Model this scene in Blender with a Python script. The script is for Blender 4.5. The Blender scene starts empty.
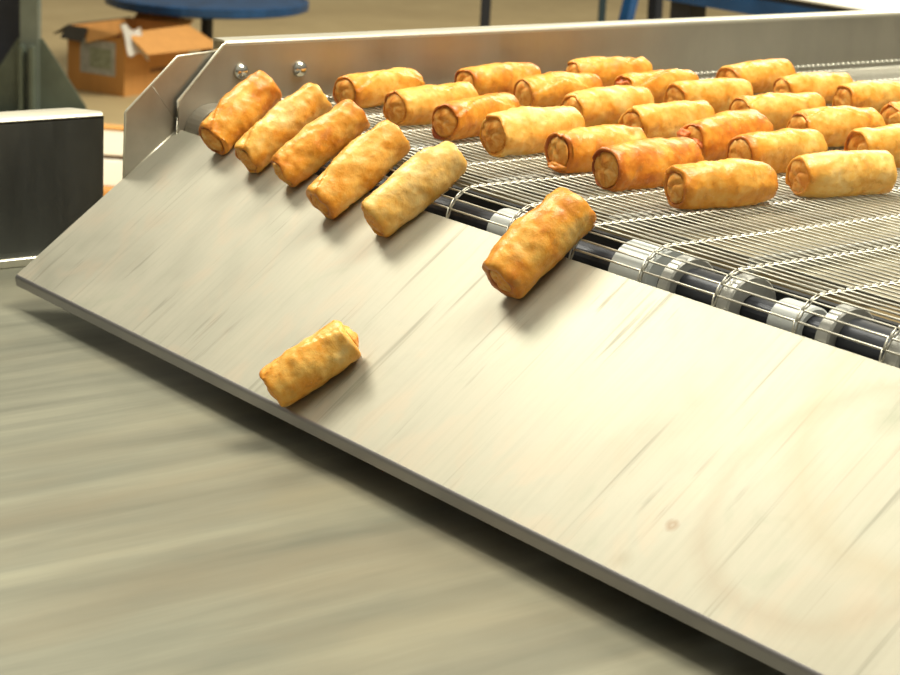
import bpy, bmesh, math, random
from mathutils import Vector, Matrix, noise

C = bpy.context.scene.collection
PI = math.pi
ZB = 1.0                                    # height of the mesh belt's carrying surface above the floor

# ------------------------------------------------------------------ camera (solved from the photo's vanishing points)
FPX, CX, CY = 2079.0, 450.0, 337.5
def cdir(px, py): return Vector((px - CX, -(py - CY), -FPX))
_vx = cdir(-1195, -327); _vy = cdir(3250, -90)
AX = -_vx.normalized(); AY = _vy.normalized(); AY = (AY - AX * AX.dot(AY)).normalized(); AZ = AX.cross(AY)
RM = Matrix((AX, AY, AZ))                   # camera space -> world space
ZC = -0.025                                 # chute top edge, relative to the belt
_r = RM @ cdir(178, 129)
CAM = _r * (0.375 / _r.z) + Vector((0, 0, ZC + ZB)); CAM = -(_r * (-0.375 / _r.z)) + Vector((0, 0, ZC + ZB))
def ray(px, py): return (RM @ cdir(px, py)).normalized()
def at(px, py, axis, val):
    """real point where the sight line meets the world plane axis = val"""
    r = ray(px, py); return CAM + r * ((val - CAM[axis]) / r[axis])
cam_data = bpy.data.cameras.new('camera'); cam = bpy.data.objects.new('camera', cam_data); C.objects.link(cam)
cam.matrix_world = Matrix.Translation(CAM) @ RM.to_4x4()
cam_data.sensor_width = 36; cam_data.lens = FPX / 900 * 36
cam_data.clip_start = 0.05; cam_data.clip_end = 100
cam_data.dof.use_dof = True; cam_data.dof.focus_distance = 1.68; cam_data.dof.aperture_fstop = 17
bpy.context.scene.camera = cam

# ------------------------------------------------------------------ helpers
def tag(o, label=None, cat=None, group=None, kind=None):
    if label: o['label'] = label
    if cat: o['category'] = cat
    if group: o['group'] = group
    if kind: o['kind'] = kind
    return o
def empty(name, loc, label, cat, group=None, rz=0):
    o = bpy.data.objects.new(name, None); C.objects.link(o)
    o.location = loc; o.rotation_euler = (0, 0, rz); o.empty_display_size = .05
    return tag(o, label, cat, group)
def obj(name, bm, mat, parent=None, smooth=False, world=True):
    """link bm as one mesh; world=True: bm is in world coordinates, keep it there under its parent"""
    me = bpy.data.meshes.new(name)
    bmesh.ops.recalc_face_normals(bm, faces=bm.faces)
    bm.to_mesh(me); bm.free()
    for p in me.polygons: p.use_smooth = smooth
    me.materials.append(mat)
    o = bpy.data.objects.new(name, me); C.objects.link(o)
    if parent is not None:
        o.parent = parent
        if world:
            m = Matrix.Identity(4); q = parent; chain = []
            while q is not None: chain.append(q); q = q.parent
            for q in reversed(chain):
                m = m @ Matrix.LocRotScale(q.location, q.rotation_euler, q.scale)
            me.transform(m.inverted())
    return o
def box(bm, lo, hi, bev=0.0, seg=2):
    r = bmesh.ops.create_cube(bm, size=1.0)
    lo = Vector(lo); hi = Vector(hi)
    for v in r['verts']:
        v.co = Vector([(lo[i] + hi[i]) / 2 + v.co[i] * (hi[i] - lo[i]) for i in range(3)])
    if bev:
        es = list({e for v in r['verts'] for e in v.link_edges})
        bmesh.ops.bevel(bm, geom=es, offset=bev, segments=seg, affect='EDGES', profile=.5)
    return bm
def prism(bm, pts, direction):
    """extrude polygon pts (3-D, planar) along vector direction"""
    d = Vector(direction)
    a = [bm.verts.new(Vector(p)) for p in pts]; b = [bm.verts.new(Vector(p) + d) for p in pts]
    n = len(pts)
    bm.faces.new(a); bm.faces.new(list(reversed(b)))
    for i in range(n): bm.faces.new([a[i], b[i], b[(i + 1) % n], a[(i + 1) % n]])
    return bm
def cyl(bm, p0, p1, r, n=24, r2=None):
    p0 = Vector(p0); p1 = Vector(p1); r2 = r if r2 is None else r2
    z = (p1 - p0).normalized(); x = z.orthogonal().normalized(); y = z.cross(x)
    a = [bm.verts.new(p0 + (x * math.cos(2 * PI * i / n) + y * math.sin(2 * PI * i / n)) * r) for i in range(n)]
    b = [bm.verts.new(p1 + (x * math.cos(2 * PI * i / n) + y * math.sin(2 * PI * i / n)) * r2) for i in range(n)]
    bm.faces.new(a); bm.faces.new(b)
    for i in range(n): bm.faces.new([a[i], a[(i + 1) % n], b[(i + 1) % n], b[i]])
    return bm
def tube(bm, pts, r, n=5, up=Vector((0, 0, 1))):
    rings = []
    for i, p in enumerate(pts):
        t = (pts[min(i + 1, len(pts) - 1)] - pts[max(i - 1, 0)])
        t = t.normalized() if t.length > 1e-9 else Vector((1, 0, 0))
        u = up - t * up.dot(t)
        u = u.normalized() if u.length > 1e-4 else t.orthogonal().normalized()
        w = t.cross(u)
        rings.append([bm.verts.new(p + (u * math.cos(2 * PI * k / n) + w * math.sin(2 * PI * k / n)) * r) for k in range(n)])
    for a, b in zip(rings, rings[1:]):
        for k in range(n): bm.faces.new([a[k], a[(k + 1) % n], b[(k + 1) % n], b[k]])
    bm.faces.new(rings[0]); bm.faces.new(rings[-1])
    return bm

# ------------------------------------------------------------------ materials
def new_mat(name):
    m = bpy.data.materials.new(name); m.use_nodes = True
    nt = m.node_tree; b = nt.nodes['Principled BSDF']
    return m, nt, b
def node(nt, t, **kw):
    n = nt.nodes.new(t)
    for k, v in kw.items():
        if k.startswith('i_'): n.inputs[int(k[2:]) if k[2:].isdigit() else k[2:].replace('_', ' ')].default_value = v
        else: setattr(n, k, v)
    return n
def mapping(nt, scale, loc=(0, 0, 0), rot=(0, 0, 0), src='Object'):
    tc = nt.nodes.new('ShaderNodeTexCoord'); mp = nt.nodes.new('ShaderNodeMapping')
    nt.links.new(tc.outputs[src], mp.inputs[0])
    mp.inputs['Scale'].default_value = scale; mp.inputs['Location'].default_value = loc; mp.inputs['Rotation'].default_value = rot
    return mp.outputs[0]
def noise_tex(nt, vec, scale, detail=4, rough=.55, dist=0):
    n = nt.nodes.new('ShaderNodeTexNoise'); nt.links.new(vec, n.inputs['Vector'])
    n.inputs['Scale'].default_value = scale; n.inputs['Detail'].default_value = detail
    n.inputs['Roughness'].default_value = rough; n.inputs['Distortion'].default_value = dist
    return n.outputs['Fac']
def ramp(nt, fac, stops):
    r = nt.nodes.new('ShaderNodeValToRGB'); nt.links.new(fac, r.inputs[0])
    e = r.color_ramp.elements
    while len(e) < len(stops): e.new(.5)
    for k, (p, c) in enumerate(stops):
        e[k].position = p
        e[k].color = (c, c, c, 1) if isinstance(c, (int, float)) else (*c, 1)
    return r.outputs[0]
def mixc(nt, fac, a, b, mode='MIX'):
    m = nt.nodes.new('ShaderNodeMix'); m.data_type = 'RGBA'; m.blend_type = mode
    for sock, v in ((m.inputs[0], fac), (m.inputs[6], a), (m.inputs[7], b)):
        if isinstance(v, bpy.types.NodeSocket): nt.links.new(v, sock)
        elif isinstance(v, (int, float)): sock.default_value = v
        else: sock.default_value = (*v, 1)
    return m.outputs[2]
def math_(nt, op, a, b=0.0):
    m = nt.nodes.new('ShaderNodeMath'); m.operation = op
    for k, v in enumerate((a, b)):
        if isinstance(v, bpy.types.NodeSocket): nt.links.new(v, m.inputs[k])
        else: m.inputs[k].default_value = v
    return m.outputs[0]
def bump(nt, b, h, strength, dist):
    n = nt.nodes.new('ShaderNodeBump'); n.inputs['Strength'].default_value = strength; n.inputs['Distance'].default_value = dist
    nt.links.new(h, n.inputs['Height']); nt.links.new(n.outputs[0], b.inputs['Normal'])

def plain(name, col, rough=.6, metal=0.0, var=.0, scale=8, spec=.5):
    m, nt, b = new_mat(name)
    b.inputs['Roughness'].default_value = rough; b.inputs['Metallic'].default_value = metal
    b.inputs['Specular IOR Level'].default_value = spec
    if var:
        f = noise_tex(nt, mapping(nt, (1, 1, 1)), scale, 5)
        c = ramp(nt, f, [(.3, tuple(x * (1 - var) for x in col)), (.7, tuple(min(1, x * (1 + var)) for x in col))])
        nt.links.new(c, b.inputs['Base Color'])
    else:
        b.inputs['Base Color'].default_value = (*col, 1)
    return m

def steel(name, col, rough, metal=.9, streak=(60, 3, 60), rot=(0, 0, 0), dirt=.15, aniso=0.0):
    m, nt, b = new_mat(name)
    v = mapping(nt, streak, rot=rot)
    f = noise_tex(nt, v, 1.0, 6, .6)
    g = noise_tex(nt, mapping(nt, (1, 1, 1)), 9, 5, .6, .4)
    c1 = ramp(nt, f, [(.25, tuple(x * (1 - dirt) for x in col)), (.75, tuple(min(1, x * (1 + dirt * .5)) for x in col))])
    c2 = ramp(nt, g, [(.3, 1 - dirt), (.65, 1.0)])
    nt.links.new(mixc(nt, 1.0, c1, c2, 'MULTIPLY'), b.inputs['Base Color'])
    b.inputs['Metallic'].default_value = metal
    rr = nt.nodes.new('ShaderNodeMapRange'); nt.links.new(f, rr.inputs[0])
    rr.inputs[1].default_value = .3; rr.inputs[2].default_value = .7; rr.inputs[3].default_value = rough - .06; rr.inputs[4].default_value = rough + .08
    nt.links.new(rr.outputs[0], b.inputs['Roughness'])
    bump(nt, b, f, .12, .0006)
    return m

M = {}
M['guard'] = steel('guard_steel', (.47, .45, .40), .50, .95, (30, 30, 4), dirt=.12)
M['flange'] = steel('bright_folded_steel', (.80, .78, .68), .40, .75, (30, 3, 30), dirt=.06)
M['wire'] = plain('stainless_wire', (.60, .59, .53), .42, .8)
M['dark_steel'] = plain('dark_oily_steel', (.05, .055, .07), .45, .6, .3, 30)
M['ring'] = plain('machined_ring', (.52, .53, .52), .40, .5, .15, 60)
M['white_roller'] = plain('white_plastic_roller', (.58, .62, .64), .35)
M['bed'] = steel('bed_pan_steel', (.36, .32, .22), .5, .7, (40, 2, 40), dirt=.25)
M['bolt'] = plain('polished_bolt', (.75, .74, .70), .14, 1.0)
M['black'] = plain('black_light_stop', (.012, .014, .018), .7, 0)  # black for the added light-blocking sheet and plate
M['frame'] = plain('dark_frame', (.06, .06, .06), .6, .5)
M['low_guard'] = steel('dull_guard_steel', (.17, .18, .18), .42, .9, (30, 30, 4), dirt=.12)

def chute_material():
    m, nt, b = new_mat('worn_slide_steel')
    L = nt.links
    ang = math.radians(36.7)
    # object coordinates: X across, Y/Z down the slide; rotate so that Y runs down the slope
    base = mapping(nt, (1, 1, 1), rot=(-ang, 0, 0))
    def sc(s, loc=(0, 0, 0), rot=(0, 0, 0)):
        mp = nt.nodes.new('ShaderNodeMapping'); L.new(base, mp.inputs[0])
        mp.inputs['Scale'].default_value = s; mp.inputs['Location'].default_value = loc; mp.inputs['Rotation'].default_value = rot
        return mp.outputs[0]
    fine = noise_tex(nt, sc((220, 7, 1)), 1.0, 5, .6)
    cloud = noise_tex(nt, sc((9, 6, 1)), 1.0, 5, .6, .6)
    cloud2 = noise_tex(nt, sc((22, 14, 1), (3, 1, 0)), 1.0, 4, .6, .8)
    streakA = noise_tex(nt, sc((120, 3.0, 1), (2.3, .4, 0), (0, 0, .06)), 1.0, 3, .5, .15)
    streakB = noise_tex(nt, sc((120, 9, 1), (7.3, 5.4, 0), (0, 0, .03)), 1.0, 3, .55, .1)
    col = ramp(nt, cloud, [(.3, (.345, .34, .288)), (.5, (.40, .392, .336)), (.68, (.435, .42, .356))])
    # faint pinkish and greenish films
    col = mixc(nt, ramp(nt, cloud2, [(.52, 0.0), (.66, .30)]), col, (.49, .395, .31))
    col = mixc(nt, ramp(nt, cloud2, [(.30, .28), (.42, 0.0)]), col, (.31, .34, .27))
    col = mixc(nt, ramp(nt, fine, [(.35, .10), (.55, 0.0)]), col, (.20, .21, .165))
    sA = ramp(nt, streakA, [(.62, 0.0), (.71, .34)])
    sB = math_(nt, 'MULTIPLY', ramp(nt, streakB, [(.63, 0.0), (.72, .45)]), ramp(nt, cloud, [(.4, 1.0), (.6, .2)]))
    st = math_(nt, 'MAXIMUM', sA, sB)
    col = mixc(nt, st, col, (.17, .18, .145))
    # wiped residue arcs near the right end of the slide
    def arc(cx, cy, rad, w, amt, c):
        nonlocal col
        sx = nt.nodes.new('ShaderNodeSeparateXYZ'); L.new(base, sx.inputs[0])
        dx = math_(nt, 'SUBTRACT', sx.outputs[0], cx); dy = math_(nt, 'SUBTRACT', sx.outputs[1], cy)
        d = math_(nt, 'SQRT', math_(nt, 'ADD', math_(nt, 'MULTIPLY', dx, dx), math_(nt, 'MULTIPLY', dy, dy)))
        d = math_(nt, 'ADD', d, math_(nt, 'MULTIPLY', math_(nt, 'SUBTRACT', cloud2, .5), .03))
        e = math_(nt, 'ABSOLUTE', math_(nt, 'SUBTRACT', d, rad))
        f = ramp(nt, math_(nt, 'DIVIDE', e, w), [(0.0, amt), (1.0, 0.0)])
        col = mixc(nt, f, col, c)
    arc(.354, .001, .098, .014, .34, (.33, .27, .20))
    arc(.402, .100, .135, .020, .30, (.35, .29, .185))
    arc(.249, -.064, .0035, .004, .7, (.27, .19, .13))
    arc(.235, -.103, .0, .012, .45, (.27, .24, .17))
    arc(.332, .072, .0, .022, .55, (.24, .27, .20))
    arc(.408, -.080, .0, .065, .38, (.33, .29, .22))
    L.new(col, b.inputs['Base Color'])
    b.inputs['Metallic'].default_value = .56
    r = nt.nodes.new('ShaderNodeMapRange'); L.new(cloud, r.inputs[0])
    r.inputs[1].default_value = .3; r.inputs[2].default_value = .7; r.inputs[3].default_value = .44; r.inputs[4].default_value = .54
    rr = math_(nt, 'ADD', r.outputs[0], math_(nt, 'MULTIPLY', st, .15))
    L.new(rr, b.inputs['Roughness'])
    bump(nt, b, fine, .10, .0004)
    return m
M['chute'] = chute_material()
M['side_plate'] = steel('scuffed_side_steel', (.56, .54, .49), .40, .9, (20, 20, 20), dirt=.18)

def low_belt_material():
    m, nt, b = new_mat('wet_belt_surface')
    v = mapping(nt, (26, 2.2, 1))
    f = noise_tex(nt, v, 1.0, 6, .6, .3)
    g = noise_tex(nt, mapping(nt, (6, 2.2, 1), (1, 2, 0)), 1.0, 5, .6, .3)
    h = noise_tex(nt, mapping(nt, (9, 3, 1), (5, 2.7, 0)), 1.0, 3, .5, .2)
    c = ramp(nt, f, [(.28, (.155, .160, .128)), (.5, (.212, .215, .172)), (.75, (.30, .30, .235))])
    c = mixc(nt, ramp(nt, g, [(.45, 0.0), (.7, .45)]), c, (.25, .205, .135))
    c = mixc(nt, ramp(nt, h, [(.5, 0.0), (.72, .4)]), c, (.37, .34, .24))
    nt.links.new(c, b.inputs['Base Color'])
    b.inputs['Roughness'].default_value = .42; b.inputs['Metallic'].default_value = .25
    bump(nt, b, f, .15, .001)
    return m
M['low_belt'] = low_belt_material()

def floor_material():
    m, nt, b = new_mat('worn_concrete_floor')
    f = noise_tex(nt, mapping(nt, (1, 1, 1)), 1.4, 8, .65, .4)
    g = noise_tex(nt, mapping(nt, (1, 1, 1), (4, 4, 0)), 14, 6, .6)
    c = ramp(nt, f, [(.3, (.40, .30, .155)), (.55, (.48, .37, .195)), (.75, (.55, .44, .25))])
    c = mixc(nt, ramp(nt, g, [(.4, 0.0), (.75, .3)]), c, (.33, .26, .15))
    nt.links.new(c, b.inputs['Base Color']); b.inputs['Roughness'].default_value = .7
    return m
M['floor'] = floor_material()

def roll_material():
    m, nt, b = new_mat('fried_pastry')
    L = nt.links
    oi = nt.nodes.new('ShaderNodeObjectInfo')
    tc = nt.nodes.new('ShaderNodeTexCoord')
    off = nt.nodes.new('ShaderNodeVectorMath'); off.operation = 'ADD'
    cmb = nt.nodes.new('ShaderNodeCombineXYZ')
    k = math_(nt, 'MULTIPLY', oi.outputs['Random'], 7.0)
    for i in range(3): L.new(k, cmb.inputs[i])
    L.new(tc.outputs['Object'], off.inputs[0]); L.new(cmb.outputs[0], off.inputs[1])
    v = off.outputs[0]
    a = noise_tex(nt, v, 38, 4, .55, .5)
    s = noise_tex(nt, v, 130, 4, .6, .3)
    fine = noise_tex(nt, v, 420, 3, .6)
    at_ = nt.nodes.new('ShaderNodeAttribute'); at_.attribute_name = 'brown'
    sep = nt.nodes.new('ShaderNodeSeparateColor'); L.new(oi.outputs['Color'], sep.inputs[0])
    br = math_(nt, 'ADD', math_(nt, 'MULTIPLY', at_.outputs['Fac'], .36), math_(nt, 'SUBTRACT', sep.outputs[0], .5))
    fac = math_(nt, 'ADD', a, br)
    fac = math_(nt, 'ADD', fac, math_(nt, 'MULTIPLY', math_(nt, 'SUBTRACT', s, .5), .35))
    col = ramp(nt, fac, [(.12, (.93, .68, .29)), (.36, (.90, .52, .12)), (.56, (.84, .36, .040)), (.78, (.62, .19, .014)), (1.0, (.34, .07, .006))])
    spots = ramp(nt, s, [(.60, 0.0), (.70, .42)])
    col = mixc(nt, spots, col, (.55, .24, .04))
    bl = noise_tex(nt, v, 75, 3, .5, .2)
    col = mixc(nt, ramp(nt, bl, [(.60, 0.0), (.70, .38)]), col, (.60, .36, .10))
    pale = ramp(nt, fine, [(.60, 0.0), (.75, .25)])
    col = mixc(nt, pale, col, (.97, .78, .42))
    L.new(col, b.inputs['Base Color'])
    b.inputs['Roughness'].default_value = .36; b.inputs['Specular IOR Level'].default_value = .5
    b.inputs['Subsurface Weight'].default_value = .12
    b.inputs['Subsurface Radius'].default_value = (.006, .003, .001); b.inputs['Subsurface Scale'].default_value = 1.0
    h = math_(nt, 'ADD', math_(nt, 'MULTIPLY', s, 1.0), math_(nt, 'MULTIPLY', fine, .4))
    bump(nt, b, h, .5, .0012)
    return m
M['pastry'] = roll_material()
def tuck_material():
    m, nt, b = new_mat('folded_pastry_end')
    a = noise_tex(nt, mapping(nt, (1, 1, 1)), 140, 4, .6, .5)
    nt.links.new(ramp(nt, a, [(.3, (.93, .58, .19)), (.5, (.88, .40, .07)), (.70, (.70, .22, .02))]), b.inputs['Base Color'])
    b.inputs['Roughness'].default_value = .5; b.inputs['Subsurface Weight'].default_value = .1
    b.inputs['Subsurface Radius'].default_value = (.006, .003, .001); b.inputs['Subsurface Scale'].default_value = 1.0
    bump(nt, b, a, .5, .001)
    return m
M['tuck'] = tuck_material()

# ------------------------------------------------------------------ floor
bm = bmesh.new(); box(bm, (-22, -8, -.1), (6, 22, 0)); fl = obj('floor', bm, M['floor']); tag(fl, kind='structure')

# ------------------------------------------------------------------ mesh belt conveyor
NC_Y, NR = .034, .030                        # nose axis and radius
W = 1.30                                     # belt width
def belt_pt(x, s, lift=0.0):
    """s = 0 where the flat run meets the nose; s > 0 along the flat run"""
    if s >= 0: return Vector((x, NC_Y + s, ZB - .0008 + lift))
    a = -s / NR
    return Vector((x, NC_Y - (NR + lift) * math.sin(a), ZB - .0008 - NR + (NR + lift) * math.cos(a)))
conv = empty('mesh_belt_conveyor', (.65, .65, 0), 'stainless conveyor with an open wire mesh belt carrying the spring rolls', 'conveyor')
PITCH = .0093
chains = [.0447 + .0813 * k for k in range(0, 16)]
chains = [c for c in chains if c < W - .01]
bm = bmesh.new()
k0, k1 = -7, int(1.45 / PITCH)
rndw = random.Random(3)
for k in range(k0, k1):
    s = k * PITCH + .003
    pts = [belt_pt(.012 if s > .01 else .0447 - .010, s)]
    for c in chains:
        pts.append(belt_pt(c - .0028, s))
        pts.append(belt_pt(c - .0018, s - PITCH * .55, .0003))
        pts.append(belt_pt(c - .0010, s - PITCH * 1.0, .0006))
        pts.append(belt_pt(c + .0000, s - PITCH * 1.02, .0002))
        pts.append(belt_pt(c + .0003, s - PITCH * .5, -.0005))
        pts.append(belt_pt(c + .0010, s))
    pts.append(belt_pt(W - .004, s))
    tube(bm, pts, .00088, 5)
obj('wire_belt', bm, M['wire'], conv, smooth=True)
# bead chain along the guard
bm = bmesh.new()
for k in range(1, k1):
    s = k * PITCH + .003
    cyl(bm, belt_pt(.0075, s - .0027, .0), belt_pt(.0125, s - .0027, .0), .0026, 8)
    cyl(bm, belt_pt(.0095, s - PITCH, .0), belt_pt(.0095, s, .0), .0011, 6)
obj('edge_chain', bm, M['wire'], conv, smooth=True)
# bed pan below the flat run
bm = bmesh.new(); box(bm, (.006, .118, ZB - .020), (W, 1.6, ZB - .017)); obj('bed_pan', bm, M['bed'], conv)
bm = bmesh.new()
for x in [.09 + .163 * i for i in range(8)]:
    box(bm, (x - .003, .075, ZB - .017), (x + .003, 1.5, ZB - .0045), .001, 1)
obj('support_rails', bm, M['ring'], conv)
bm = bmesh.new()
prof = [belt_pt(0, -NR * a / 12 * 1.9, .0014) for a in range(13)]; prof = [belt_pt(0, .012, .0014)] + prof
inn = [belt_pt(0, -NR * a / 12 * 1.9, -.0006) for a in range(13)]; inn = [belt_pt(0, .012, -.0006)] + inn
prism(bm, [Vector((.0068, p.y, p.z)) for p in prof + inn[::-1]], (.0255, 0, 0))
obj('nose_cover', bm, M['guard'], conv)
# nose shaft with its rings
shaft = obj('nose_shaft', cyl(bmesh.new(), (.006, NC_Y, ZB - .031), (W, NC_Y, ZB - .031), .012, 24), M['dark_steel'], conv, smooth=False)
def ring_bm(x0, x1, r, ch=.0015, n=120):
    b_ = bmesh.new()
    prof = [(x0, .013), (x0, r - ch), (x0 + ch, r), (x1 - ch, r), (x1, r - ch), (x1, .013)]
    rows = [[b_.verts.new((px, NC_Y + rr * math.cos(2 * PI * i / n), ZB - .031 + rr * math.sin(2 * PI * i / n))) for i in range(n)] for px, rr in prof]
    for a, c in zip(rows, rows[1:] + rows[:1]):
        for i in range(n): b_.faces.new([a[i], a[(i + 1) % n], c[(i + 1) % n], c[i]])
    return b_
for cx in [.0965 + .163 * i for i in range(8)]:
    if cx > W - .05 or cx < .70: continue
    hub = obj('hub', ring_bm(cx - .026, cx + .026, .0190), M['dark_steel'], shaft)
    for sgn in (-1, 1):
        obj('flange_ring', ring_bm(cx + sgn * .032 - .0065, cx + sgn * .032 + .0065, .0268), M['ring'], shaft)
for x0, x1, r in ((.654, .697, .0272), (.490, .524, .0190), (.818, .850, .0180), (.981, 1.015, .0180)):
    rr = obj('roller', ring_bm(x0, x1, r), M['white_roller'], shaft); rr['label'] = 'pale plastic support roller'
# body below; black cross plate added to shut out view and light
bm = bmesh.new(); box(bm, (.006, .078, ZB - .34), (W, .084, ZB - .022)); obj('front_light_stop', bm, M['black'], conv)
bm = bmesh.new(); box(bm, (-.001, .06, ZB - .34), (.0035, 1.6, ZB - .002)); obj('side_frame', bm, M['guard'], conv)
bm = bmesh.new(); box(bm, (W, .06, ZB - .34), (W + .004, 1.6, ZB + .004)); obj('side_frame', bm, M['guard'], conv)
for x in (.03, W - .03):
    for y in (.2, 1.5):
        bm = bmesh.new(); box(bm, (x - .025, y - .025, 0), (x + .025, y + .025, ZB - .021), .004); obj('leg', bm, M['guard'], conv)

# side guard: tall sheet with a chamfered nose and a folded bright top
GX0, GX1 = .004, .0065
gpts = [(-.0034, -.032), (-.0034, .0045), (.048, .0585), (.0515, .0600), (1.62, .0600), (1.62, -.032)]
bm = bmesh.new(); prism(bm, [(GX0, y, ZB + z) for y, z in gpts], (GX1 - GX0, 0, 0))
guard = obj('side_guard', bm, M['guard'])
tag(guard, 'long grey steel side guard with bright folded top along the back of the mesh belt', 'guard')
bm = bmesh.new()
prof = [(.0066, .0585), (.0062, .0612), (.0048, .0632), (.002, .0640), (-.016, .0640), (-.018, .0630), (-.018, .0525), (-.0165, .0525), (-.0165, .0615), (.002, .0618), (.0040, .0600), (.0040, .0585)]
prism(bm, [(x, .050, ZB + z) for x, z in prof], (0, 1.57, 0))
obj('folded_top', bm, M['flange'], guard, smooth=False)
# bright ground edge of the nose
bm = bmesh.new()
tube(bm, [Vector((.0055, y, ZB + z)) for y, z in ((-.0038, -.030), (-.0038, .0045), (.0478, .0592), (.052, .0615))], .0016, 6)
obj('ground_edge', bm, M['flange'], guard, smooth=True)
for (px, py) in ((242.5, 72), (301.5, 69.5)):
    p = at(px, py, 0, .010)
    bm = bmesh.new(); n = 24; rows = []
    R = .0088
    for j in range(9):
        a = j / 8 * PI / 2
        rows.append([bm.verts.new((GX1 + R * .8 * math.sin(a), p.y + R * math.cos(a) * math.cos(2 * PI * i / n) + 0, p.z + R * math.cos(a) * math.sin(2 * PI * i / n))) for i in range(n)])
    for a_, b_ in zip(rows, rows[1:]):
        for i in range(n): bm.faces.new([a_[i], a_[(i + 1) % n], b_[(i + 1) % n], b_[i]])
    bm.faces.new(rows[0]); bmesh.ops.remove_doubles(bm, verts=bm.verts, dist=1e-6)
    obj('dome_bolt', bm, M['bolt'], guard, smooth=True)

# ------------------------------------------------------------------ chute
SLOPE = math.radians(36.72); SL = .2270
sdir = Vector((0, -math.cos(SLOPE), -math.sin(SLOPE))); snrm = Vector((0, -math.sin(SLOPE), math.cos(SLOPE)))
ctop = Vector((0, 0, ZB + ZC))
ch = empty('discharge_chute', (.65, -.09, ZB - .09), 'broad bright steel slide sloping down from the mesh belt end', 'chute')
bm = bmesh.new()
prism(bm, [ctop - snrm * .0022 + sdir * .002, ctop + sdir * (SL - .012) - snrm * .0022, ctop + sdir * (SL - .012) - snrm * .0040, ctop - snrm * .0040 + sdir * .002], (1.34, 0, 0))
obj('shade_sheet', bm, M['black'], ch)['label'] = 'added dark sheet under the slide'  # black sheet added beneath the slide to stop bounce light
bm = bmesh.new()
a = ctop; b_ = ctop + sdir * (SL - .004)
prof = [a, b_, b_ - snrm * .002, a - snrm * .002]
nx = 1.34
prism(bm, prof, (nx, 0, 0))
obj('slide_plate', bm, M['chute'], ch)
# rolled lip
bm = bmesh.new()
outer = []; R = .0045
c = b_ - snrm * R
for j in range(9):
    th = j / 8 * math.radians(90 - 36.72 + 10)
    # start direction snrm, rotate towards -Y/-Z
    v = snrm * math.cos(th) + sdir * math.sin(th)
    outer.append((c + v * R, c + v * (R - .002)))
last_o, last_i = outer[-1]
tdir = Vector((0, .17, -.985)).normalized()
outer.append((last_o + tdir * .0070, last_i + tdir * .0070))
poly = [o for o, i in outer] + [i for o, i in reversed(outer)]
prism(bm, poly, (nx, 0, 0))
lip = obj('rolled_lip', bm, M['guard'], ch, smooth=False)
lip['label'] = 'grey rounded lower edge'
lip.data.materials[0] = steel('rounded_edge_steel', (.36, .35, .37), .36, .75, (3, 40, 40), dirt=.1)
# side plate
sp = [(-.0035, -.0300), (-.0612, -.0720), (-.0600, -.0050), (-.0590, -.0035), (-.0020, .0480), (0.0, .0490), (.055, .0530), (.055, -.0300)]
bm = bmesh.new(); prism(bm, [(-.0025, y, ZB + z) for y, z in sp], (.0022, 0, 0))
spl = obj('side_plate', bm, M['side_plate'], ch)
bm = bmesh.new()
tube(bm, [Vector((-.0012, y, ZB + z)) for y, z in sp[1:7]], .0013, 6)
obj('ground_edge', bm, M['flange'], spl, smooth=True)
bm = bmesh.new()
tube(bm, [Vector((.0002, y, ZB + z)) for y, z in ((-.004, -.0285), (-.0612, -.0712))], .0010, 6)
obj('weld_seam', bm, M['flange'], spl, smooth=True)
bm = bmesh.new()
tube(bm, [Vector((-.0004, y, ZB + z)) for y, z in ((-.030, .020), (-.0045, -.013))], .0004, 5)
obj('crease', bm, M['guard'], spl, smooth=True)

# ------------------------------------------------------------------ receiving conveyor, lower
ZL = ZB - .1907
low = empty('receiving_conveyor', (.5, -.8, 0), 'lower conveyor with a wide dull beige flat belt below the slide', 'conveyor')
TY, TR = -.036, .034
prof = [(-2.4, ZL)] + [(TY + TR * math.sin(a * PI / 16), ZL - TR + TR * math.cos(a * PI / 16)) for a in range(17)] + [(-2.4, ZL - 2 * TR)]
bm = bmesh.new(); prism(bm, [(-.146, y, z) for y, z in prof], (1.566, 0, 0))
lb_ = obj('flat_belt', bm, M['low_belt'], low)
for p in lb_.data.polygons: p.use_smooth = False
bm = bmesh.new(); box(bm, (-.146, -2.4, ZL - .14), (1.42, TY - .06, ZL - 2 * TR - .0005)); obj('belt_bed', bm, M['frame'], low)
lg = obj('side_guard', prism(bmesh.new(), [(-.1515, y, z) for y, z in ((-2.4, ZL - .22), (-2.4, ZB - .036), (-.0052, ZB - .036), (-.0052, ZL - .22))], (.0025, 0, 0)), M['low_guard'], low)
prof = [(-.149, -.0375), (-.149, -.0350), (-.1505, -.0325), (-.154, -.0312), (-.186, -.0312), (-.189, -.0325), (-.189, -.045), (-.187, -.045), (-.187, -.0335), (-.154, -.0335), (-.1515, -.0355), (-.1515, -.0375)]
bm = bmesh.new(); prism(bm, [(x, -2.4, ZB + z) for x, z in prof], (0, 2.394, 0)); 
# bevel the near corner of the folded top
for v in bm.verts:
    if v.co.y > -.1 and v.co.x < -.16: v.co.y -= (-.16 - v.co.x) * .8
obj('folded_top', bm, M['flange'], lg)
bm = bmesh.new(); box(bm, (-.1487, -2.4, ZL + .0002), (-.1425, -.0052, ZL + .0095), .001, 1); obj('foot_strip', bm, M['flange'], lg)
for x in (-.12, 1.39):
    for y in (-2.2, -.30):
        bm = bmesh.new(); box(bm, (x - .02, y - .02, 0), (x + .02, y + .02, ZL - .141), .004); obj('leg', bm, M['frame'], low)

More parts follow.
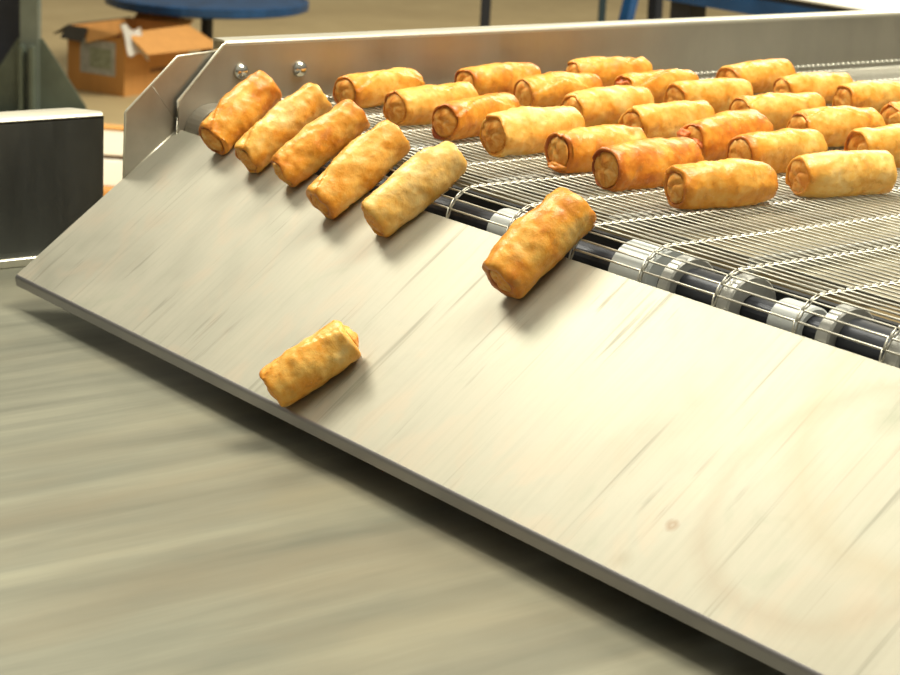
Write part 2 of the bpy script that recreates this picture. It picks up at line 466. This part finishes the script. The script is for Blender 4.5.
# ------------------------------------------------------------------ spring rolls
GROUP_B = 'spring rolls lying on the mesh belt'
GROUP_C = 'spring rolls tipping onto the slide'
def roll_mesh(L, r, seed, pinch=0.0, bend=0.0, taper=0.0, slant=0.0, open_=.79):
    """body of one roll along local X, left end at -X; wraps into a rim that holds the folded ends"""
    rnd = random.Random(seed)
    bm = bmesh.new(); n, mseg = 46, 56
    off = Vector((rnd.uniform(0, 50), rnd.uniform(0, 50), rnd.uniform(0, 50)))
    th0 = rnd.uniform(.3, 2.4); kv = rnd.uniform(.5, 1.4) * rnd.choice((-1, 1)); tip = rnd.uniform(-.35, .35)
    ph = rnd.uniform(0, 6.28); ecc = rnd.uniform(.02, .06)
    lay = bm.verts.layers.float.new('brown')
    prof = []                                        # (x fraction of half length, radius fraction)
    for sg in (-1, 1):
        pass
    xs = []
    left = [(-.925, .48, .2), (-.925, .62, .3), (-.935, open_ - .05, .6), (-.952, open_ - .005, 1.0), (-.966, open_ + .035, .8), (-.972, open_ + .07, .6), (-.966, .905, .5), (-.948, .95, .4), (-.915, .982, .25), (-.88, .997, .2)]
    prof += left
    for i in range(1, n):
        t = -.88 + 1.76 * i / n
        prof.append((t, 1.0, .22 * max(0, (abs(t) - .6) / .4)))
    prof += [(-x, q, w) for x, q, w in reversed(left)]
    rings = []
    half = L / 2
    for (t, q, w) in prof:
        ring = []
        pz = 1.0 - pinch * max(0, (t - .45) / .55) ** 1.6 * .55
        bul = 1.0 + .05 * math.cos(t * 2.4) - .02 * math.sin(t * 5 + ph)
        for j in range(mseg):
            th = 2 * PI * j / mseg
            cy, cz = math.cos(th), math.sin(th)
            R = r * q * bul * (1 + taper * t) * (1 + ecc * math.cos(2 * th + ph) + .018 * math.cos(3 * th + ph * 2 + t * 2))
            seam = th0 + kv * abs(t - tip)
            d = (th - seam) % (2 * PI)
            R += .0018 * math.exp(-d / .7) * min(1, q * q * 1.1)
            R -= .0009 * math.exp(-((2 * PI - d) / .12) ** 2) * q
            p = Vector((t * half, cy * R, cz * R * pz))
            nz = noise.fractal((p + off) * 50, .8, 2.0, 3) * .0014 + noise.noise((p + off) * 170) * .0005
            p += Vector((0, cy, cz)) * nz * (1 if q > .8 else .5)
            if abs(t) > .9:                          # uneven rim
                p.x += (noise.noise(Vector((cy * 1.3, cz * 1.3, t)) + off) * .0030 + slant * cy * r * .35) * (1 if q > .8 else .6)
            lim = -.90 * r
            if p.z < lim: p.z = lim + (p.z - lim) * .25   # settles flat where it lies
            p.z += bend * (1 - t * t) * r * .18
            p.y += bend * (1 - t * t) * r * .12
            v = bm.verts.new(p)
            v[lay] = min(1, w + .8 * math.exp(-(min(d, 2 * PI - d) / .10) ** 2) * .35 + .25 * max(0, -cz) * 0)
            ring.append(v)
        rings.append(ring)
    for a, c in zip(rings, rings[1:]):
        for j in range(mseg): bm.faces.new([a[j], a[(j + 1) % mseg], c[(j + 1) % mseg], c[j]])
    for ring in (rings[0], rings[-1]): bm.faces.new(ring)
    return bm, rnd, off
def tuck_mesh(L, r, sg, rnd, off, pinch, open_, bulge):
    """folded pastry tucked into the end: lumpy lens with a crease"""
    bm = bmesh.new(); n, rr = 30, 7
    rad = r * (open_ + .005); x0 = sg * L / 2 * .945
    pz = (1.0 - pinch * .50) if sg > 0 else 1.0
    ca = rnd.uniform(0, PI)
    rings = []
    for side in (1, -1):
        for i in (range(1, rr + 1) if side > 0 else range(rr - 1, 0, -1)):
            q = i / rr; ring = []
            for j in range(n):
                th = 2 * PI * j / n; y = math.cos(th) * rad * q; z = math.sin(th) * rad * q * pz
                h = bulge * (1 - q ** 2.2) if side > 0 else -.001 * (1 - q)
                if side > 0:
                    h += noise.noise(Vector((y, z, sg)) * 130 + off) * .0016 * (1 - q * .5)
                    dl = y * math.cos(ca) + z * math.sin(ca) - rad * .15 * math.sin(6 * q)
                    h -= .0022 * math.exp(-(dl / (rad * .10)) ** 2) * (1 - q * .3)
                    dl2 = y * math.cos(ca + 1.2) + z * math.sin(ca + 1.2) + rad * .25
                    h -= .0014 * math.exp(-(dl2 / (rad * .09)) ** 2)
                ring.append(bm.verts.new((x0 + sg * h, y, z)))
            rings.append(ring)
    for a, c in zip(rings, rings[1:]):
        for j in range(n): bm.faces.new([a[j], a[(j + 1) % n], c[(j + 1) % n], c[j]])
    bm.faces.new(rings[0]); bm.faces.new(rings[-1])
    return bm
def spring_roll(A, B, r, seed, label, group, tint=.5, L=None, pinch=0, bend=0, taper=0, slant=0, open_=.79, spin=0.0, up=Vector((0, 0, 1)), bulge=.0046):
    A = Vector(A); B = Vector(B); d = (B - A)
    L = L or d.length; x = d.normalized(); mid = (A + B) / 2
    y = up.cross(x).normalized(); z = x.cross(y)
    bm, rnd, off = roll_mesh(L, r, seed, pinch, bend, taper, slant, open_)
    me = bpy.data.meshes.new('spring_roll'); bmesh.ops.recalc_face_normals(bm, faces=bm.faces); bm.to_mesh(me); bm.free()
    me.materials.append(M['pastry'])
    for p in me.polygons: p.use_smooth = True
    o = bpy.data.objects.new('spring_roll', me); C.objects.link(o)
    rot = Matrix((x, y, z)).transposed()
    o.location = mid; o.rotation_euler = rot.to_euler()
    o.color = (tint, .5, .5, 1)
    tag(o, label, 'spring roll', group)
    for sg in (-1, 1):
        e = obj('folded_end', tuck_mesh(L, r, sg, rnd, off, pinch, open_, bulge * rnd.uniform(.6, 1.25)), M['tuck'], o, smooth=True, world=False)
    return o

M['red_crust'] = plain('reddish_crust', (.66, .17, .03), .45, 0, .35, 220)
def lump(o, name, c, rad, seed, mat):
    bm = bmesh.new(); bmesh.ops.create_uvsphere(bm, u_segments=24, v_segments=14, radius=1)
    for v in bm.verts:
        n_ = v.co.normalized(); k = 1 + .35 * noise.noise(n_ * 1.6 + Vector((seed, 0, 0))) + .18 * noise.noise(n_ * 4 + Vector((0, seed, 0)))
        v.co = Vector(c) + Vector((n_.x * rad[0], n_.y * rad[1], n_.z * rad[2])) * k
    return obj(name, bm, mat, o, smooth=True, world=False)

# axis end points as seen in the photo, dropped onto the belt surface
belt_rolls = [
 # (Lx,Ly,Rx,Ry, r, tint, opts, label)
 (342, 93, 414, 84, .0175, .50, dict(), 'spring roll leftmost in the back row on the belt, right of the two dome bolts'),
 (394, 109, 468, 100, .0185, .42, dict(open_=.78), 'pale topped spring roll with a broad round folded end, second from left on the belt'),
 (436, 124, 515, 110, .0180, .62, dict(), 'deep orange spring roll just left of the thick pale blunt ended one'),
 (494, 136, 571, 127, .0198, .30, dict(open_=.80, slant=.1), 'thick pale yellow spring roll with a flat blunt end, front left of the belt group'),
 (465, 84, 532, 79, .0180, .58, dict(), 'spring roll with a dark pocket fold along its side, behind the deep orange one'),
 (524, 95, 592, 90, .0178, .55, dict(bend=.6), 'spring roll with a small hole in its skin, behind the thick pale blunt ended one'),
 (573, 76, 643, 73, .0178, .55, dict(), 'spring roll against the guard at the middle of the back row, a long hump shape'),
 (621, 91, 692, 85, .0172, .55, dict(), 'spring roll with a reddish left tip, behind the one with the shiny white highlight'),
 (569, 113, 645, 105, .0185, .45, dict(bend=.5), 'orange spring roll whose left end is hidden behind the thick pale blunt ended one'),
 (632, 127, 704, 120, .0178, .45, dict(), 'spring roll with a glossy white highlight on its left shoulder, mid belt'),
 (558, 153, 636, 147, .0182, .55, dict(slant=-.2), 'spring roll with a torn left end and a loose flap beneath, front row left'),
 (606, 170, 690, 160, .0190, .68, dict(open_=.80), 'dark orange spring roll in the front row with a shrivelled round left end'),
 (676, 188, 766, 182, .0182, .52, dict(pinch=.35, open_=.70), 'frontmost spring roll on the belt, tapering at the right, curled fold at its left end'),
 (799, 176, 884, 172, .0190, .36, dict(open_=.76), 'pale front row spring roll nearest the right edge, with a dark orange left end'),
 (675, 100, 744, 96, .0180, .45, dict(), 'tan spring roll right of the one with the reddish tip'),
 (692, 143, 756, 133, .0198, .60, dict(taper=.10), 'stubby spring roll with a frayed red left tip, bulging to the right'),
 (740, 156, 813, 149, .0185, .50, dict(), 'spring roll with two shiny spots, behind the frontmost tapering one'),
 (722, 81, 788, 74, .0178, .52, dict(taper=.05), 'spring roll against the guard, rightmost of the back row beside the bare belt'),
 (782, 91, 844, 88, .0168, .45, dict(), 'small pale spring roll in front of the rightmost one at the guard'),
 (740, 114, 814, 109, .0180, .50, dict(), 'spring roll behind the stubby one with the frayed red tip'),
 (798, 131, 872, 127, .0188, .48, dict(bend=.5), 'spring roll with brown blotches on its side, behind the pale front one at right'),
 (843, 101, 912, 97, .0172, .45, dict(), 'spring roll running out of frame at the upper right beside the bare belt'),
 (888, 121, 962, 115, .0180, .58, dict(), 'spring roll cut off by the right edge, only its pointed left end showing'),
 (858, 150, 938, 144, .0188, .45, dict(), 'pale spring roll cut off by the right edge, directly behind the front row one'),
]
for i, (lx, ly, rx, ry, r, tint, kw, lab) in enumerate(belt_rolls):
    r *= 1.04; A = at(lx, ly, 2, ZB + r * .91); B = at(rx, ry, 2, ZB + r * .91)
    d = B - A; L = min(max(d.length * 1.06, .093), .110); mid = (A + B) / 2; d.normalize()
    o = spring_roll(mid - d * L / 2, mid + d * L / 2, r, 100 + i, lab, GROUP_B, tint, **kw)
    if 'reddish left tip' in lab: lump(o, 'crusty_tip', (-L * .475, 0, r * .25), (.006, r * .55, r * .45), 3, M['red_crust'])['label'] = 'reddish crust'
    if lab.startswith('stubby'):
        for q, (yy, zz) in enumerate(((.35, .35), (-.3, .0), (.2, -.35))): lump(o, 'frayed_piece', (-L * .485, yy * r, zz * r), (.0075, r * .38, r * .26), 5 + q, M['red_crust'])
    if 'torn left end' in lab: lump(o, 'loose_flap', (-L * .44, -.1 * r, -r * .60), (.012, r * .62, r * .22), 9, M['pastry']).color = (.62, .5, .5, 1)

def on_slide(px, py, off):
    r = ray(px, py); b0 = ctop + snrm * off
    return CAM + r * ((b0 - CAM).dot(snrm) / r.dot(snrm))
slide_rolls = [
 (211, 141, 269, 85, .0178, .56, dict(), 'leftmost spring roll, tucked against the end of the guard under the first bolt'),
 (245, 160, 318, 97, .0175, .42, dict(), 'second spring roll from the left, tipping over the belt end beside the guard'),
 (281, 175, 357, 113, .0170, .52, dict(), 'third spring roll from the left, with shiny spots and one dark brown speck'),
 (319, 205, 396, 136, .0180, .46, dict(open_=.6), 'fourth spring roll from the left, smooth, with a darker browned lower end'),
 (372, 222, 455, 155, .0178, .26, dict(pinch=.35, open_=.78), 'pale spring roll with a pointed top corner, fifth from the left at the belt end'),
 (500, 282, 578, 208, .0200, .52, dict(bend=.5, open_=.6), 'lone thick spring roll halfway off the belt, right of the row of five'),
]
for i, (lx, ly, rx, ry, r, tint, kw, lab) in enumerate(slide_rolls):
    r *= 1.04; A = on_slide(lx, ly, r * .93); B = on_slide(rx, ry, r * .93); _d = (B - A) * .03; A -= _d * .5; B += _d
    spring_roll(A, B, r, 200 + i, lab, GROUP_C, tint, up=snrm, **kw)
A = on_slide(270, 391, .0180); B = on_slide(352, 336, .0180)
spring_roll(A, B, .0185, 301, 'lone spring roll sliding off the lower lip of the steel slide', GROUP_C, .45, up=snrm, open_=.65)

# ------------------------------------------------------------------ background: cardboard box
def card_mat(name, col, var=.12):
    m, nt, b = new_mat(name)
    f = noise_tex(nt, mapping(nt, (30, 30, 3)), 1.0, 4)
    nt.links.new(ramp(nt, f, [(.3, tuple(x * (1 - var) for x in col)), (.7, col)]), b.inputs['Base Color'])
    b.inputs['Roughness'].default_value = .8
    return m
M['card'] = card_mat('brown_cardboard', (.62, .30, .085))
M['label_paper'] = plain('grey_label_paper', (.46, .46, .42), .6, 0, .2, 40)
M['ink'] = plain('dark_ink', (.10, .04, .02), .7)
M['faded_ink'] = plain('faded_ink', (.22, .10, .03), .7, 0, .5, 60)
M['maroon'] = plain('maroon_tape', (.20, .05, .04), .6)
M['white_paper'] = plain('white_paper', (.85, .85, .83), .6)
Cn = at(124, 97, 2, 0.0)
camr = (RM @ Vector((1, 0, 0))); camr.z = 0; camr.normalize(); camf = Vector((-camr.y, camr.x, 0))
_ph = math.radians(31); ua = -camr * math.cos(_ph) + camf * math.sin(_ph); ub = camr * math.sin(_ph) + camf * math.cos(_ph); up = Vector((0, 0, 1))   # left along the front, back along the side
BW, BD, BH, T = .292, .41, .252, .006
bx = empty('cardboard_box', Cn + ua * BW / 2 + ub * BD / 2, 'open brown cardboard box with splayed flaps on the floor', 'box')
def quadslab(bm, o, e1, e2, th):
    n_ = e1.cross(e2).normalized() * th
    prism(bm, [o, o + e1, o + e1 + e2, o + e2], n_)
bm = bmesh.new()
quadslab(bm, Cn, ua * BW, up * BH, T)            # front
quadslab(bm, Cn + ub * T, ub * (BD - T), up * BH, -T)       # right side
quadslab(bm, Cn + ua * BW + ub * T, ub * (BD - T), up * BH, T)
quadslab(bm, Cn + ub * BD, ua * BW, up * BH, -T)
quadslab(bm, Cn + ub * T, ua * BW, ub * (BD - 2 * T), T)
obj('carton', bm, M['card'], bx)
top = Cn + up * (BH + .001)
def flap(pts, name='flap'):
    bm = bmesh.new(); n_ = (Vector(pts[1]) - Vector(pts[0])).cross(Vector(pts[2]) - Vector(pts[0])).normalized() * .004
    prism(bm, pts, n_); return obj(name, bm, M['card'], bx)
na = -ua; nb = -ub                               # outward normals: right side +na, front +nb
flap([top + ub * .01, top + ub * (BD - .005), top + ub * (BD + .03) + na * .15 - up * .075, top - ub * .005 + na * .12 - up * .07])
flap([top + ua * .015, top + ua * (BW * .62), top + ua * (BW * .58) + nb * .03 - up * .055, top + ua * .03 + nb * .012 - up * .012])
M['shaded'] = card_mat('dark_shaded_cardboard', (.05, .042, .03))  # flap shadow painted in as a dark cardboard colour
f1 = flap([top + ua * (BW * .64), top + ua * BW, top + ua * (BW + .01) + nb * .03 - up * .05, top + ua * (BW * .64) + nb * .03 - up * .055]); f1.data.materials[0] = M['shaded']
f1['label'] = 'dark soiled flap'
f2 = flap([top + ua * (BW + .002) + ub * .01, top + ua * (BW + .002) + ub * (BD - .01), top + ua * (BW + .10) + ub * (BD - .14) - up * .03, top + ua * (BW + .10) + ub * .03 - up * .05]); f2.data.materials[0] = M['shaded']
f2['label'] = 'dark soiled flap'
flap([top + ub * BD, top + ub * BD + ua * BW, top + ub * (BD + .03) + ua * BW + up * .02, top + ub * (BD + .03) + up * .02])
bm = bmesh.new(); quadslab(bm, Cn + ua * .045 + up * .075 + nb * .0007, ua * .18, up * .135, -.0009); lb = obj('paper_label', bm, M['label_paper'], bx); lb['label'] = 'grey square paper label'
bm = bmesh.new(); quadslab(bm, Cn + ua * .065 + up * .100 + nb * .0018, ua * .11, up * .08, -.0009); pl_ = obj('printed_patch', bm, plain('patch_print', (.33, .36, .26), .6, 0, .3, 60), lb)
bm = bmesh.new(); quadslab(bm, Cn + ua * .02 + up * .232 + nb * .0007, ua * .20, up * .02, -.0009); obj('printed_band', bm, M['maroon'], bx)
rnd = random.Random(8)
for (xa, xb, zz, hh) in ((.16, .27, .080, .018), (.12, .26, .165, .010)):
    bm = bmesh.new(); quadslab(bm, Cn + ub * xa + up * zz + na * .0007, ub * (xb - xa), up * hh, .0009)
    obj('stencil_mark', bm, M['faded_ink'], bx)
# white paper liner hanging over the near corner
bm = bmesh.new(); g = 10
base = top + ua * .005 + ub * .02 + up * .003
grid = []
for i in range(g + 1):
    row = []
    for j in range(g + 1):
        u, v = i / g, j / g
        p = base + ub * (-.055 + .13 * u) + na * (.016 + .06 * v * .8) + nb * (.012) + up * (.012 - .085 * v + .012 * math.sin(u * 7 + v * 4) - .03 * u * v + .02 * (1 - u) * (1 - v))
        p += Vector((noise.noise(p * 25), noise.noise(p * 25 + Vector((5, 5, 5))), 0)) * .008
        row.append(bm.verts.new(p))
    grid.append(row)
for i in range(g):
    for j in range(g): bm.faces.new([grid[i][j], grid[i + 1][j], grid[i + 1][j + 1], grid[i][j + 1]])
bmesh.ops.solidify(bm, geom=bm.faces[:], thickness=.0015)
lin = obj('paper_liner', bm, M['white_paper'], None, smooth=True)
tag(lin, 'crumpled white paper sheet hanging out of the open cardboard box', 'paper')

# ------------------------------------------------------------------ blue round stand
M['blue'] = plain('blue_paint', (.006, .05, .15), .38, 0, .35, 12)
M['blue_bright'] = plain('bright_blue_paint', (.010, .075, .24), .4, 0, .2, 12)
M['navy'] = plain('black_navy_paint', (.008, .012, .022), .5)
base = at(206, 72, 2, 0.0)
st = empty('round_stand', base, 'low blue round topped stand on a dark post behind the cardboard box', 'stand')
H0 = .28; RR = .435
bm = bmesh.new(); n = 64
prof = [(0, H0), (RR - .02, H0), (RR, H0 + .008), (RR, H0 + .040), (RR - .012, H0 + .046), (RR - .03, H0 + .040), (0, H0 + .040)]
rows = []
for rr_, z in prof[1:-1]:
    rows.append([bm.verts.new(base + Vector((rr_ * math.cos(2 * PI * i / n), rr_ * math.sin(2 * PI * i / n), z))) for i in range(n)])
for a, c in zip(rows, rows[1:]):
    for i in range(n): bm.faces.new([a[i], a[(i + 1) % n], c[(i + 1) % n], c[i]])
bm.faces.new(rows[0]); bm.faces.new(rows[-1])
obj('round_top', bm, M['blue'], st, smooth=False)
bm = bmesh.new(); cyl(bm, base + Vector((0, 0, .02)), base + Vector((0, 0, H0 - .0005)), .026, 20); obj('post', bm, M['navy'], st)
bm = bmesh.new(); cyl(bm, base, base + Vector((0, 0, .02)), .15, 32); obj('foot_plate', bm, M['navy'], st)

# ------------------------------------------------------------------ grey-green machine post with gussets, dark cabinet
M['machine_green'] = plain('grey_green_paint', (.10, .125, .10), .5, 0, .2, 10)
M['machine_light'] = plain('pale_grey_green_paint', (.15, .18, .16), .45, 0, .15, 10)
pb = at(30, 118, 2, 0.0)
rdir = Vector((AX.x, 0, 0)); 
camr = (RM @ Vector((1, 0, 0))); camr.z = 0; camr.normalize(); camf = Vector((-camr.y, camr.x, 0))
mp_ = empty('machine_post', pb, 'grey green steel machine post with flared gussets at its foot, left of the box', 'post')
bm = bmesh.new()
def pbox(bm, x0, x1, y0, y1, z0, z1):
    o = pb + camr * x0 + camf * y0 + Vector((0, 0, z0))
    prism(bm, [o, o + camr * (x1 - x0), o + camr * (x1 - x0) + camf * (y1 - y0), o + camf * (y1 - y0)], (0, 0, z1 - z0))
pbox(bm, -.036, .030, 0, .066, .012, 1.6); obj('upright', bm, M['machine_light'], mp_)
for x0, x1 in ((-.20, -.036), (.030, .20)):
    s_ = -1 if x0 < -.1 else 1
    inner = -.0362 if s_ < 0 else .0302
    bm = bmesh.new()
    o = pb + camf * .025
    prism(bm, [o + camr * inner + up * .012, o + camr * (s_ * .21) + up * .012, o + camr * (s_ * .20) + up * .05, o + camr * (inner + s_ * .012) + up * .29, o + camr * inner + up * .29], camf * .010)
    obj('gusset', bm, M['machine_green'], mp_)
for x0 in (-.030, .008):
    bm = bmesh.new(); pbox(bm, x0, x0 + .014, -.055, -.0005, .012, .27); obj('rib', bm, M['machine_green'], mp_)
bm = bmesh.new(); pbox(bm, -.24, .24, -.09, .12, 0, .012); obj('foot_plate', bm, M['machine_green'], mp_)
dc = pb + camf * .30 - camr * .055
cb = empty('dark_cabinet', dc - camr * .3, 'near black navy cabinet behind the grey green post at the far left', 'cabinet')
bm = bmesh.new()
o = dc
prism(bm, [o, o - camr * .6, o - camr * .6 + camf * .4, o + camf * .4 - camr * .15], (0, 0, 1.5))
bmesh.ops.bevel(bm, geom=bm.edges[:], offset=.02, segments=3, affect='EDGES')
obj('body', bm, M['navy'], cb)
bm = bmesh.new(); o2 = dc - camr * .04 - camf * .004 + up * .12
prism(bm, [o2, o2 - camr * .5, o2 - camr * .5 + camf * .003, o2 + camf * .003], (0, 0, 1.3)); obj('door', bm, plain('navy_panel', (.012, .017, .032), .5, 0, .3, 8), cb)

# ------------------------------------------------------------------ two flat white cartons behind the lower guard
wp = at(108, 192, 2, 0.0)
M['white_card'] = plain('white_card', (.93, .93, .88), .6)
dpt = (wp - CAM).length
pxm = FPX / 1.0
def white_box(z0, z1, dx, lab, nm='flat_carton'):
    c0 = wp - camr * .10 + camr * dx
    e = empty(nm, c0 + up * z0 + camr * .2 + camf * .03, lab, 'box', 'flat white cartons stacked on the floor')
    bm = bmesh.new(); prism(bm, [c0 + up * z0, c0 + up * z0 + camr * .40 - camf * .05, c0 + up * z0 + camr * .41 + camf * .0, c0 + up * z0 + camr * .01 + camf * .05], (0, 0, z1 - z0))
    bmesh.ops.bevel(bm, geom=bm.edges[:], offset=.004, segments=2, affect='EDGES')
    obj('tray', bm, M['white_card'], e)
    return e, c0
e1, c1 = white_box(.020, .105, .0, 'flat white carton at the bottom of the pair behind the lower guard')
e2, c2 = white_box(.1182, .200, .0, 'flat white carton on top of the pair behind the lower guard, brown edge')
for (za, zb, cc, e, nm) in ((.2002, .206, c2, e2, 'brown_lid'),):
    bm = bmesh.new(); prism(bm, [cc + up * za - camf * .004, cc + up * za + camr * .405 - camf * .054, cc + up * za + camr * .412 + camf * .004, cc + up * za + camr * .01 + camf * .054], (0, 0, zb - za))
    obj(nm, bm, M['card'], e)
bm = bmesh.new(); prism(bm, [c1 + up * .1052 + camr * .02 + camf * .01, c1 + up * .1052 + camr * .38 - camf * .03, c1 + up * .1052 + camr * .385 - camf * .002, c1 + up * .1052 + camr * .03 + camf * .045], (0, 0, .0127))
sp_ = obj('spacer_board', bm, M['ink']); tag(sp_, 'dark thin board between the two flat white cartons', 'board')
bm = bmesh.new(); o = wp - camr * .14 - camf * .06
prism(bm, [o, o + camr * .5 - camf * .05, o + camr * .53 + camf * .33, o + camr * .03 + camf * .36], (0, 0, .0195)); cs = obj('cardboard_sheet', bm, M['card']); tag(cs, 'flat brown cardboard sheet under the flat white cartons', 'cardboard')

# ------------------------------------------------------------------ dark posts and the blue framed table beyond the guard
p = at(481, 95, 2, 0.0)
bm = bmesh.new(); o = p - camr * .021
prism(bm, [o, o + camr * .042, o + camr * .042 + camf * .04, o + camf * .04], (0, 0, .92)); po = obj('floor_post', bm, M['navy']); tag(po, 'thin black post standing alone behind the guard near the centre of the photo', 'post')
# table
TZ = .75
tA = at(655, -7 - 4, 2, TZ - .10)            # left end of the blue beam (top)
P0 = at(808, 0, 2, TZ)                      # a point on the white top's near left edge
tb = empty('work_table', (P0.x, P0.y + .4, 0), 'blue framed table with a white top beyond the guard at the upper right', 'table')
YE = P0.y                                   # long edge runs along X
bm = bmesh.new(); box(bm, (P0.x - .62, YE, TZ - .006), (P0.x + 1.3, YE + .9, TZ), .002); obj('tabletop', bm, M['white_card'], tb)
bm = bmesh.new(); box(bm, (P0.x - .60, YE + .008, TZ - .022), (P0.x + 1.28, YE + .06, TZ - .0065)); obj('shade_strip', bm, M['navy'], tb)  # dark strip stands in for the shadow of the overhanging top
bm = bmesh.new(); box(bm, (P0.x - .60, YE + .005, TZ - .070), (P0.x + 1.28, YE + .029, TZ - .0225)); obj('beam', bm, M['blue_bright'], tb)
for xx in (P0.x - .60, P0.x + 1.2):
    for yy in (YE + .035, YE + .80):
        bm = bmesh.new(); box(bm, (xx, yy, 0), (xx + .09, yy + .07, TZ - .0225 if yy < YE + .1 else TZ - .0065), .004); obj('leg', bm, M['navy'], tb)
# trestle beside the table
q = at(631, 100, 2, 0.0)
tr = empty('trestle', q, 'blue and black slanted trestle leg left of the blue framed table', 'trestle')
bm = bmesh.new(); tube(bm, [q - camr * .10 + up * .012, q + camr * .04 + up * .86], .032, 4); obj('blue_leg', bm, M['blue_bright'], tr)
bm = bmesh.new(); tube(bm, [q + camr * .09 + camf * .06 + up * .012, q + camr * .065 + camf * .06 + up * .86], .032, 4); obj('black_leg', bm, M['navy'], tr)
bm = bmesh.new(); o = q - camr * .1 - camf * .02
prism(bm, [o, o + camr * .2, o + camr * .2 + camf * .1, o + camf * .1], (0, 0, .012)); obj('foot_bar', bm, M['navy'], tr)
bm = bmesh.new(); o = q - camr * .03 - camf * .02 + up * .861
prism(bm, [o, o + camr * .1, o + camr * .1 + camf * .1, o + camf * .1], (0, 0, .03)); obj('cap_bar', bm, M['blue_bright'], tr)
p = at(596, 100, 2, 0.0)
bm = bmesh.new(); o = p - camr * .015
prism(bm, [o, o + camr * .030, o + camr * .030 + camf * .03, o + camf * .03], (0, 0, .9)); po = obj('floor_post', bm, plain('dark_teal_paint', (.01, .03, .045), .5)); tag(po, 'thin dark teal post just left of the slanted blue trestle leg', 'post')

# ------------------------------------------------------------------ light: rows of ceiling lamps, an added carton spot and the hall around
def area(name, loc, target, sx, sy, energy, col):
    l = bpy.data.lights.new(name, 'AREA'); l.shape = 'RECTANGLE'; l.size = sx; l.size_y = sy; l.energy = energy; l.color = col
    o = bpy.data.objects.new(name, l); C.objects.link(o); o.location = loc
    o.rotation_euler = (Vector(target) - Vector(loc)).to_track_quat('-Z', 'Y').to_euler()
    return o
warm = (1, .93, .74)
area('ceiling_lamp', (-1.6, -.06, 3.4), (.5, 0, 1), .6, 1.2, 47, warm)
area('ceiling_lamp', (.9, .9, 3.5), (.9, .5, 0), 1.2, 1.0, 70, warm)
area('ceiling_lamp', (.6, .05, 3.5), (.6, .05, 1), 1.4, .3, 16, warm)
area('ceiling_lamp', (-2.6, 5.0, 3.8), (-5.3, 3.0, 0), 2, 2, 200, warm)
sl = bpy.data.lights.new('carton_fill_spot', 'SPOT'); sl.energy = 420; sl.color = warm; sl.spot_size = math.radians(30); sl.spot_blend = .4; sl.shadow_soft_size = .08  # added fill spot, cone kept to the white cartons
so = bpy.data.objects.new('carton_fill_spot', sl); C.objects.link(so); so.location = (wp.x + .6, wp.y - 2.2, 3.0)
so.rotation_euler = (Vector((wp.x, wp.y, .1)) - so.location).to_track_quat('-Z', 'Y').to_euler()

w = bpy.data.worlds.new('hall'); bpy.context.scene.world = w; w.use_nodes = True
nt = w.node_tree; bg = nt.nodes['Background']
tc = nt.nodes.new('ShaderNodeTexCoord'); sx = nt.nodes.new('ShaderNodeSeparateXYZ'); nt.links.new(tc.outputs['Generated'], sx.inputs[0])
r_ = nt.nodes.new('ShaderNodeMapRange'); nt.links.new(sx.outputs[2], r_.inputs[0]); r_.inputs[1].default_value = -1; r_.inputs[2].default_value = 1
cr = nt.nodes.new('ShaderNodeValToRGB'); nt.links.new(r_.outputs[0], cr.inputs[0])
els = cr.color_ramp.elements
while len(els) < 4: els.new(.5)
for e, (p_, c_) in zip(els, [(.40, (.03, .026, .022)), (.52, (.10, .092, .07)), (.70, (.36, .33, .25)), (1.0, (.62, .58, .45))]):
    e.position = p_; e.color = (*c_, 1)
nt.links.new(cr.outputs[0], bg.inputs[0]); bg.inputs[1].default_value = .66

sc = bpy.context.scene
sc.view_settings.view_transform = 'Standard'; sc.view_settings.look = 'None'
sc.view_settings.exposure = 0.47; sc.view_settings.gamma = 1.0; sc.view_settings.use_curve_mapping = False
